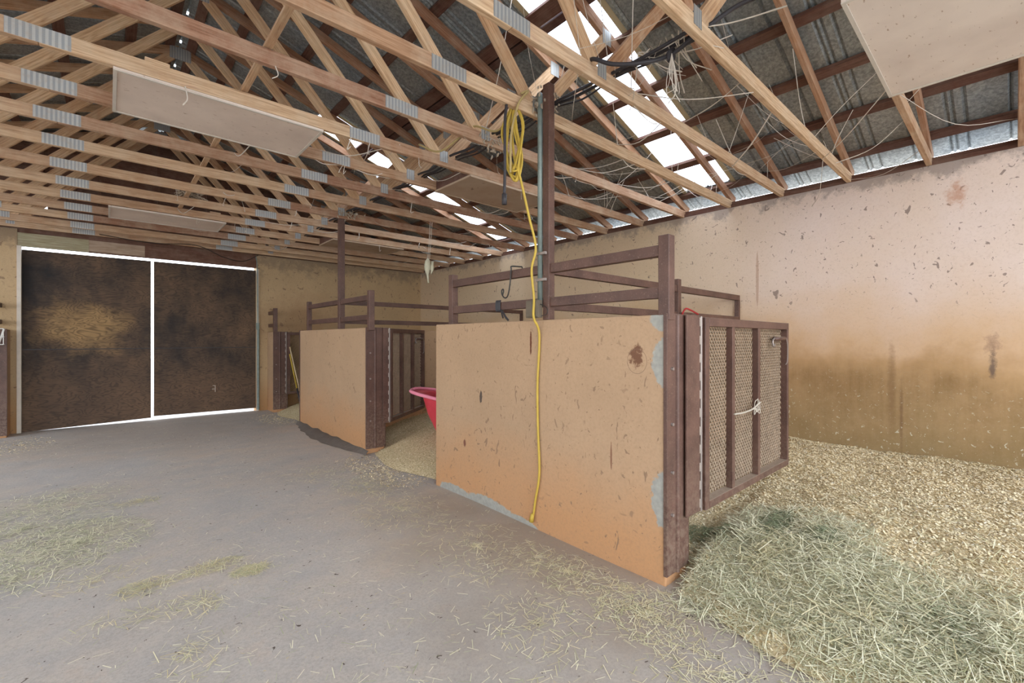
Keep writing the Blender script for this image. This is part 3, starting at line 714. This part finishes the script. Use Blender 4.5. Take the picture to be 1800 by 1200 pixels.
# ------------------------------------------------------------------ loose things
t = thing('muck_tub', 'red plastic tub with a pink faded rim half hidden behind the nearest stall wall', 'tub', (3.05, 4.42, .09))
def ringpts(cx_, cy_, z, rx_, ry_, rot, n=28, tilt=0):
    P = []
    for i in range(n):
        a = 2*math.pi*i/n; c_, s_ = math.cos(a), math.sin(a)
        x = rx_*math.copysign(abs(c_)**.7, c_); y = ry_*math.copysign(abs(s_)**.7, s_)
        P.append(Vector((cx_+x*math.cos(rot)-y*math.sin(rot), cy_+x*math.sin(rot)+y*math.cos(rot), z+tilt*x)))
    return P
prof = [(.03, .20, .18), (.0, .23, .20), (.10, .26, .22), (.30, .36, .30), (.50, .42, .34), (.52, .42, .34)]
m = MB(); nn = 28; rot = math.radians(138); TC = (3.06, 4.32)
for (z, a, b) in prof: m.v += [tuple(p) for p in ringpts(TC[0], TC[1], .10+z, a, b, rot, nn, .16)]
def lip(dz, grow):                      # flared lip drawn out to a spout on one side
    P = ringpts(TC[0], TC[1], .62+dz, .45+grow, .37+grow, rot, nn, .22)
    d = Vector((math.cos(rot), math.sin(rot), 0)); out = []
    for p in P:
        u = max(0, (p-Vector((TC[0], TC[1], p.z))).dot(d)/.45); q = p+d*.11*u**3; q.z += .012*u**2; out.append(q)
    return out
m.v += [tuple(p) for p in lip(0, 0)]
for (z, a, b) in [(.50, .405, .325), (.30, .345, .285), (.06, .22, .19)]: m.v += [tuple(p) for p in ringpts(TC[0], TC[1], .10+z, a, b, rot, nn, .16)]
nr = len(m.v)//nn
for i in range(nr-1):
    for k in range(nn): m.f.append((i*nn+k, i*nn+(k+1) % nn, (i+1)*nn+(k+1) % nn, (i+1)*nn+k)); m.uv.append([(0, 0)]*4)
m.f.append(tuple(range(nn))); m.uv.append([(0, 0)]*nn); m.f.append(tuple((nr-1)*nn+k for k in range(nn))); m.uv.append([(0, 0)]*nn)
m.build('tub_body', 'red plastic', t, smooth=True)
rp_ = lip(.0, 0); m = MB(); m.tube(rp_+[rp_[0]], .020, 8); m.build('tub_rim', 'pink plastic', t, smooth=True)
# poles leaning on the farthest gate
o = MB().tube([(2.46, 8.80, 1.18), (2.62, 8.55, .10)], .012, 8).build('wooden_pole', 'pole wood', smooth=True)
tag(o, 'plain pale pole leaning on the farthest gate', 'pole')
t = thing('striped_pole', 'yellow and black pole leaning on the farthest gate', 'pole', (2.60, 8.6, .05))
A = Vector((2.47, 8.84, 1.05)); B = Vector((2.60, 8.60, .05))
MB().tube([A, A.lerp(B, .62)], .013, 8).build('yellow_section', 'yellow rubber', t, smooth=True)
MB().tube([A.lerp(B, .62), B], .013, 8).build('black_section', 'black rubber', t, smooth=True)
# wire basket at the left edge
m = MB(); bx, by = -1.16, 9.0
for z in (1.25, 1.35, 1.46): m.tube([(bx-.12, by, z), (bx+.13, by, z), (bx+.13, by-.10, z), (bx-.12, by-.10, z), (bx-.12, by, z)], .005, 5)
for k in range(6): m.tube([(bx-.12+.05*k, by-.10, 1.25), (bx-.12+.05*k, by-.10, 1.46)], .004, 5)
for k in range(3): m.tube([(bx+.13, by-.10+.05*k, 1.46), (bx+.13-.05, by-.10+.05*k, 1.25)], .004, 5)
m.tube([(bx+.10, by+.045, 1.46), (bx+.10, by, 1.46)], .006, 5); m.tube([(bx-.10, by+.045, 1.46), (bx-.10, by, 1.46)], .006, 5)
tag(m.build('wire_basket', 'white wire'), 'white wire basket hung on the left wall stub', 'basket')
# hanging fly ribbon / rag
ctr = Vector((3.18, 5.22, 2.40)); m = MB()
P = [(.00, .012), (-.04, .035), (-.12, .042), (-.18, .030), (-.22, .016), (-.28, .010), (-.33, .012)]
m.tube([(ctr.x+.012*math.sin(9*z), ctr.y+.01*math.cos(7*z), ctr.z+z) for z, r in P], [r for z, r in P], 8)
m.tube([(ctr.x+.05, ctr.y-.02, ctr.z-.04), (ctr.x+.045, ctr.y-.02, ctr.z-.15), (ctr.x+.03, ctr.y-.02, ctr.z-.21)], [.02, .024, .004], 7)
t = thing('hanging_rag', 'pale cloth bundle hanging on strings from a truss above the second stall', 'cloth', tuple(ctr+Vector((0, 0, -.33))))
m.build('cloth', 'pale cloth', t, smooth=True)
m = MB(); m.tube([(ctr.x, ctr.y, ctr.z), (ctr.x, 5.17, 2.89)], .003, 5); m.tube([(ctr.x+.02, ctr.y, ctr.z-.01), (ctr.x+.03, 5.17, 2.89)], .003, 5); m.build('string', 'cobweb', t)
# bird nest / dust pile on a chord
m = MB()
for k in range(60):
    c0 = Vector((.72+random.uniform(-.10, .10), 6.44+random.uniform(-.05, .05), ZC+CH+.01+random.uniform(0, .06)))
    d = Vector((random.uniform(-1, 1), random.uniform(-1, 1), random.uniform(-.4, .4))).normalized()*.07
    m.tube([c0-d, c0+Vector((0, 0, .01)), c0+d], .004, 4)
tag(m.build('bird_nest', 'dust clump'), 'small ragged nest sitting on a truss chord above the aisle', 'nest')
# little wood blocks on chords
for (x, y, lab) in ((.22, 3.445, 'small wood block on the truss above the long white board'), (2.9, 4.05, 'small wood block on the truss beside the tan board'), (1.05, 7.03, 'small wood block on a far truss above the doors')):
    tag(MB().beam((x-.06, y, ZC+CH+.012), (x+.06, y+.005, ZC+CH+.012), .024, .03).build('wood_block', 'truss timber', bevel=.002), lab, 'wood block')

# ------------------------------------------------------------------ cobwebs
def webs(name_label, pairs, r=.0022, sag=.06):
    m = MB()
    for a, b in pairs:
        a = Vector(a); b = Vector(b); s_ = sag*random.uniform(.3, 1.5); mid = (a+b)/2+Vector((random.uniform(-.03, .03), random.uniform(-.03, .03), -s_))
        rr = r*random.uniform(.4, 1.5); q = curve([a, mid, b], 5)
        m.tube(q, [rr*(1+.8*abs(mnoise.noise(p*9))) for p in q], 4, close=False)
    return tag(m.build('cobweb', 'cobweb'), name_label, 'cobweb', kind='stuff')
def rc(i, x): return (x, TY[i], ZC+random.choice((0, CH)))
pairs = []
for k in range(46):
    i = random.randint(2, 5); x = random.uniform(2.0, 4.6); j = i+random.choice((0, 1, 1)); x2 = x+random.uniform(-.6, .6)
    b = (x2, TY[j], ZC+CH) if random.random() < .6 else (x2, TY[i]+random.uniform(-.3, .3), raf(x2))
    pairs.append((rc(i, x), b))
webs('dusty cobweb strands strung between the trusses around the nearest tall post', pairs)
pairs = []
for k in range(40):
    x = random.uniform(4.0, 5.35); y = random.uniform(.6, 4.0); i = min(range(len(TY)), key=lambda q: abs(TY[q]-y))
    pairs.append(((x, TY[i], ZC+random.uniform(0, CH)), (min(5.45, x+random.uniform(-.3, .5)), TY[i]+random.uniform(-.5, .5), raf(x)+.05)))
webs('cobweb strands clinging along the top of the right wall', pairs, .002, .04)
pairs = []
for k in range(60):
    i = random.randint(6, 14); x = random.uniform(.6, 4.8); j = min(16, i+random.choice((0, 1))); pairs.append((rc(i, x), (x+random.uniform(-.4, .4), TY[j], ZC+CH)))
for k in range(30):
    i = random.randint(5, 12); x = random.uniform(-.5, 4.5); pairs.append(((x, TY[i]-.02, ZC), (x+random.uniform(-.03, .03), TY[i]-.02, ZC-random.uniform(.03, .12))))
webs('cobweb strands hanging among the farther trusses over the second stall', pairs, .0025, .05)
pairs = [((2.35, 1.28, 2.92), (2.36+random.uniform(-.05, .05), 1.27+random.uniform(-.1, .1), 2.66+random.uniform(-.05, .1))) for k in range(8)]
for k in range(22):
    y = random.uniform(1.15, 1.7); pairs.append(((2.30, y, 2.99), (2.30+random.uniform(.1, .5), y+random.uniform(-.5, .5), 2.95+random.uniform(-.05, .2))))
webs('thick cobwebs hanging from the sagging cable in front of the nearest skylight', pairs, .0025, .05)
pairs = [((5.48, TY[2]-.02, 2.90), (5.2, TY[1]+.02, 2.95)), ((4.6, TY[2], ZC), (3.6, TY[1]-.01, ZC+.02)), ((3.65, TY[1], ZC), (5.0, -.02, 2.95)), ((4.6, 1.10, 2.9), (5.44, 1.4, 2.7)), ((4.2, TY[3], 2.88), (3.4, TY[2], 2.9))]
webs('long single cobweb strands slung below the white board at top right', pairs, .0035, .10)
# dust clumps at the post head and on chords
rng = random.Random(3)
def clump(c, rad, n, label):
    m = MB()
    for k in range(n):
        a = Vector(c)+Vector((rng.gauss(0, rad[0]), rng.gauss(0, rad[1]), rng.gauss(0, rad[2])))
        d = Vector((rng.uniform(-1, 1), rng.uniform(-1, 1), rng.uniform(-1.4, .6)))*.035
        m.tube([a, a+d*.5+Vector((0, 0, -.006)), a+d], [.006, .008, .002], 4)
    return tag(m.build('dust_clump', 'dust clump'), label, 'dust', kind='stuff')
clump((2.28, 2.20, 2.97), (.06, .04, .05), 90, 'thick dusty web clump where the nearest tall post meets the truss')
clump((2.33, 2.84, 2.93), (.05, .02, .04), 60, 'dusty clump on the truss chord left of the nearest tall post')
clump((2.32, 5.80, 2.95), (.07, .04, .03), 60, 'dusty clump at the head of the farther tall post')
m_pts = [(rng.uniform(2.4, 3.6), 1.7+rng.uniform(-.02, .02), ZC+CH+.002) for k in range(60)]

# ------------------------------------------------------------------ bedding, shavings, hay (stuff)
def bedz(x, y, y0, y1, front):
    u = max(0, min(1, (x-front(y))/1.5)); z = .27*(1-(1-u)**2)
    return z+.022*mnoise.noise(Vector((x*2.3, y*2.3, 1)))*min(1, u*5)+.012*mnoise.noise(Vector((x*7, y*7, 3)))*min(1, u*5)-.006
def front1(y): return 2.48 if y > 1.24 else (2.16+.32*max(0,(y-1.15)/.09)) if y > 1.15 else 2.02+.15*max(0, min(1, (y-.2)/.9))+.03*math.sin(y*7)
beds = [(-1.0, 2.07, front1, 'deep pale wood shavings covering the nearest stall floor'),
        (2.25, 5.77, lambda y: 2.24+.07*math.sin(y*4) if 3.56 < y < 4.97 else 2.48, 'pale wood shavings on the floor behind the nearest stall wall'),
        (5.95, 9.30, lambda y: 2.25+.05*math.sin(y*5) if 7.48 < y < 8.91 else 2.48, 'pale shavings in the farthest stall by the double doors')]
def quads(name, C, D, W, mat):            # centres, half-length vectors, half-width vectors -> one mesh of separate quads
    n = len(C); V = np.empty((n, 4, 3), np.float32)
    V[:, 0] = C-D-W; V[:, 1] = C+D-W; V[:, 2] = C+D+W; V[:, 3] = C-D+W
    me = bpy.data.meshes.new(name); me.vertices.add(4*n); me.vertices.foreach_set('co', V.ravel())
    me.loops.add(4*n); me.loops.foreach_set('vertex_index', np.arange(4*n, dtype=np.int32))
    me.polygons.add(n); me.polygons.foreach_set('loop_start', np.arange(0, 4*n, 4, dtype=np.int32))
    me.materials.append(MT[mat]); me.update(calc_edges=True); me.validate()
    o = bpy.data.objects.new(name, me); COL.objects.link(o); return o
def bitmesh(name, C, L, Wd, tilt, mat):
    n = len(C); a = RS.uniform(0, 2*np.pi, n); t_ = RS.uniform(-tilt, tilt, n)
    D = np.stack([np.cos(a)*np.cos(t_), np.sin(a)*np.cos(t_), np.sin(t_)], 1)*L[:, None]/2
    W0 = np.stack([-np.sin(a), np.cos(a), RS.uniform(-tilt, tilt, n)], 1)*Wd[:, None]/2
    C = C.copy(); C[:, 2] += np.abs(D[:, 2])+np.abs(W0[:, 2])+.001
    return quads(name, C, D, W0, mat)
for bi, (y0, y1, fr, lab) in enumerate(beds):
    g = grid(0, 1, y0, y1, 60, 60, lambda x, y: 0); vv = []
    for (u, y, z) in g.v:
        x = fr(y)+(XW-.004-fr(y))*u; vv.append((x, y, bedz(x, y, y0, y1, fr)))
    g.v = vv; o = g.build('bedding', 'bed', smooth=True); tag(o, lab, 'bedding', kind='stuff')
    n = (90000, 26000, 7000)[bi]
    ys = RS.uniform(y0, y1, n) if bi else np.where(RS.rand(n) < .75, RS.uniform(-.3, 2.07, n), RS.uniform(-1, 2.07, n))
    xs = np.array([fr(y) for y in ys]); xs = xs+(XW-.02-xs)*RS.rand(n)**.9
    zs_ = np.array([bedz(x, y, y0, y1, fr) for x, y in zip(xs, ys)])
    if bi == 0:
        keep = ~((xs < 2.50) & (ys > 1.22)); xs, ys, zs_ = xs[keep], ys[keep], zs_[keep]
    if bi == 1:
        keep = ~((xs < 2.48) & ((ys < 3.54) | (ys > 4.98))); xs, ys, zs_ = xs[keep], ys[keep], zs_[keep]
    if bi == 2:
        keep = ~((xs < 2.48) & ((ys < 7.47) | (ys > 8.92))); xs, ys, zs_ = xs[keep], ys[keep], zs_[keep]
    C = np.stack([xs, ys, zs_], 1).astype(np.float32)
    o = bitmesh('wood_shavings', C, RS.uniform(.006, .019, len(C)), RS.uniform(.003, .010, len(C)), .5, 'wood shavings')
    tag(o, ['loose curled shavings strewn over the nearest stall bedding', 'loose shavings strewn between the first and second stall walls', 'loose shavings strewn by the farthest gate'][bi], 'shavings', kind='stuff')
def hay(label, spots, n, mat, lo=.03, hi=.11, lift=.05, base=None, name='loose_hay', wd=(.0016, .0034), tilt=.35):
    C = []
    while len(C) < n:
        cx_, cy_, rx_, ry_, wgt = spots[RS.choice(len(spots), p=np.array([q[4] for q in spots])/sum(q[4] for q in spots))]
        r = math.sqrt(RS.rand()) if RS.rand() < .7 else abs(RS.randn())*.6; a = RS.uniform(0, 2*np.pi)
        x, y = cx_+rx_*r*math.cos(a), cy_+ry_*r*math.sin(a)
        if x > 2.19 and x < 2.50 and (1.19 < y < 3.56 or 4.95 < y < 7.5): continue
        if x > 5.45: continue
        hz = base(x, y) if base else fz(x, y)
        C.append((x, y, hz+lift*RS.rand()*max(0, 1-r)))
    C = np.array(C, np.float32)
    o = bitmesh(name, C, RS.uniform(lo, hi, n), RS.uniform(wd[0], wd[1], n), tilt, mat)
    return tag(o, label, 'hay', kind='stuff')
b1 = lambda x, y: max(fz(x, y), bedz(x, y, -1, 2.07, front1) if x > front1(y) else -1)
hay('greenish hay strewn in a drift across the stall opening at lower right', [(2.75, 1.05, .45, .22, 3), (2.95, .75, .35, .3, 2), (2.6, .6, .4, .35, 4), (2.35, .35, .35, .35, 4), (2.5, .05, .45, .35, 3), (2.3, .95, .22, .3, 1.5)], 17000, 'green hay', base=b1, lift=.06)
hay('clumps of darker green hay trampled in front of the nearest gate', [(2.78, 1.22, .10, .22, 2), (2.95, .95, .22, .12, 3), (2.95, .72, .14, .12, 2), (2.5, .15, .22, .2, 1.5)], 4200, 'leafy hay', .02, .06, .06, base=b1)
hay('dry straw coloured hay mixed over the drift at lower right', [(2.65, .9, .5, .4, 3), (2.4, .4, .45, .5, 4), (2.6, 0, .6, .4, 2), (3.3, .5, .7, .7, 1)], 7000, 'dry hay', base=b1, lift=.06)
hay('patch of green hay on the aisle floor at the left edge', [(-.45, 4.6, .55, .7, 4), (-.15, 4.1, .4, .45, 3), (-.4, 3.7, .4, .25, 1), (-.3, 5.3, .45, .4, 1)], 5200, 'green hay', .03, .09, .012, tilt=.12)
hay('little tufts of dry hay on the aisle floor in front of the camera', [(.60, 2.93, .09, .06, 3), (.45, 3.12, .16, .08, 2), (.15, 3.1, .14, .10, 2), (.1, 2.8, .25, .12, 1), (.35, 2.72, .10, .14, 1), (-.05, 3.4, .25, .15, 1), (.18, 4.78, .14, .12, 1.2), (.25, 2.3, .12, .2, .7)], 1300, 'dry hay', .025, .09, .012, tilt=.15)
hay('scattered hay wisps along the foot of the nearest stall wall', [(1.7, 3.2, .35, .45, 2), (1.75, 2.3, .35, .5, 2), (1.95, 1.7, .2, .45, 3), (1.95, 1.2, .25, .25, 3), (1.5, 1.5, .25, .3, 1), (1.5, 4.6, .3, .3, 1), (1.75, 3.95, .3, .35, 2), (1.3, .9, .5, .4, .6), (1.8, .75, .25, .3, 2)], 3400, 'dry hay', .02, .08, .006, tilt=.12)
hay('thin scatter of hay stalks over the whole aisle floor', [(.6, 3, 1.6, 3.2, 3), (.9, 1.5, 1, 1, 1.5), (.5, 7, 1.5, 2, 2), (1.9, 4.3, .4, .8, 1.5), (-.6, 7.8, .5, .8, .6)], 2600, 'green hay', .015, .07, .003, tilt=.08)
hay('chaff scattered at the mouths of the far stalls', [(2.1, 4.3, .3, .7, 3), (2.1, 8.2, .3, .6, 2), (-.8, 8.3, .3, .6, 1)], 2500, 'wood shavings', .01, .03, .004, wd=(.004, .01), name='chaff')
# dark dirt banked against the foot of the second stall wall
m = MB(); ny = 40
for j in range(ny+1):
    y = 4.95+2.6*j/ny; w_ = .20*math.sin(math.pi*min(1, (j+2)/(ny+4)))+.03*mnoise.noise(Vector((y*5, 0, 0)))
    for (dx, dz) in ((-w_, -.008), (-w_*.6, .02), (-w_*.25, .05), (0, .06)): m.v.append((XP-.002+dx, y, dz*(1 if dz < 0 else .6+.5*mnoise.noise(Vector((y*4, dx*9, 2))))))
for j in range(ny):
    for i in range(3): a = j*4+i; m.f.append((a, a+1, a+5, a+4)); m.uv.append([(0, 0)]*4)
flat('dark dirt', (.14, .115, .095), 1, 0, .35)
tag(m.build('dirt_bank', 'dark dirt', smooth=True), 'dark dirt banked along the foot of the second stall wall', 'dirt', kind='stuff')

for o in bpy.data.objects:
    if '_w' in o: del o['_w']
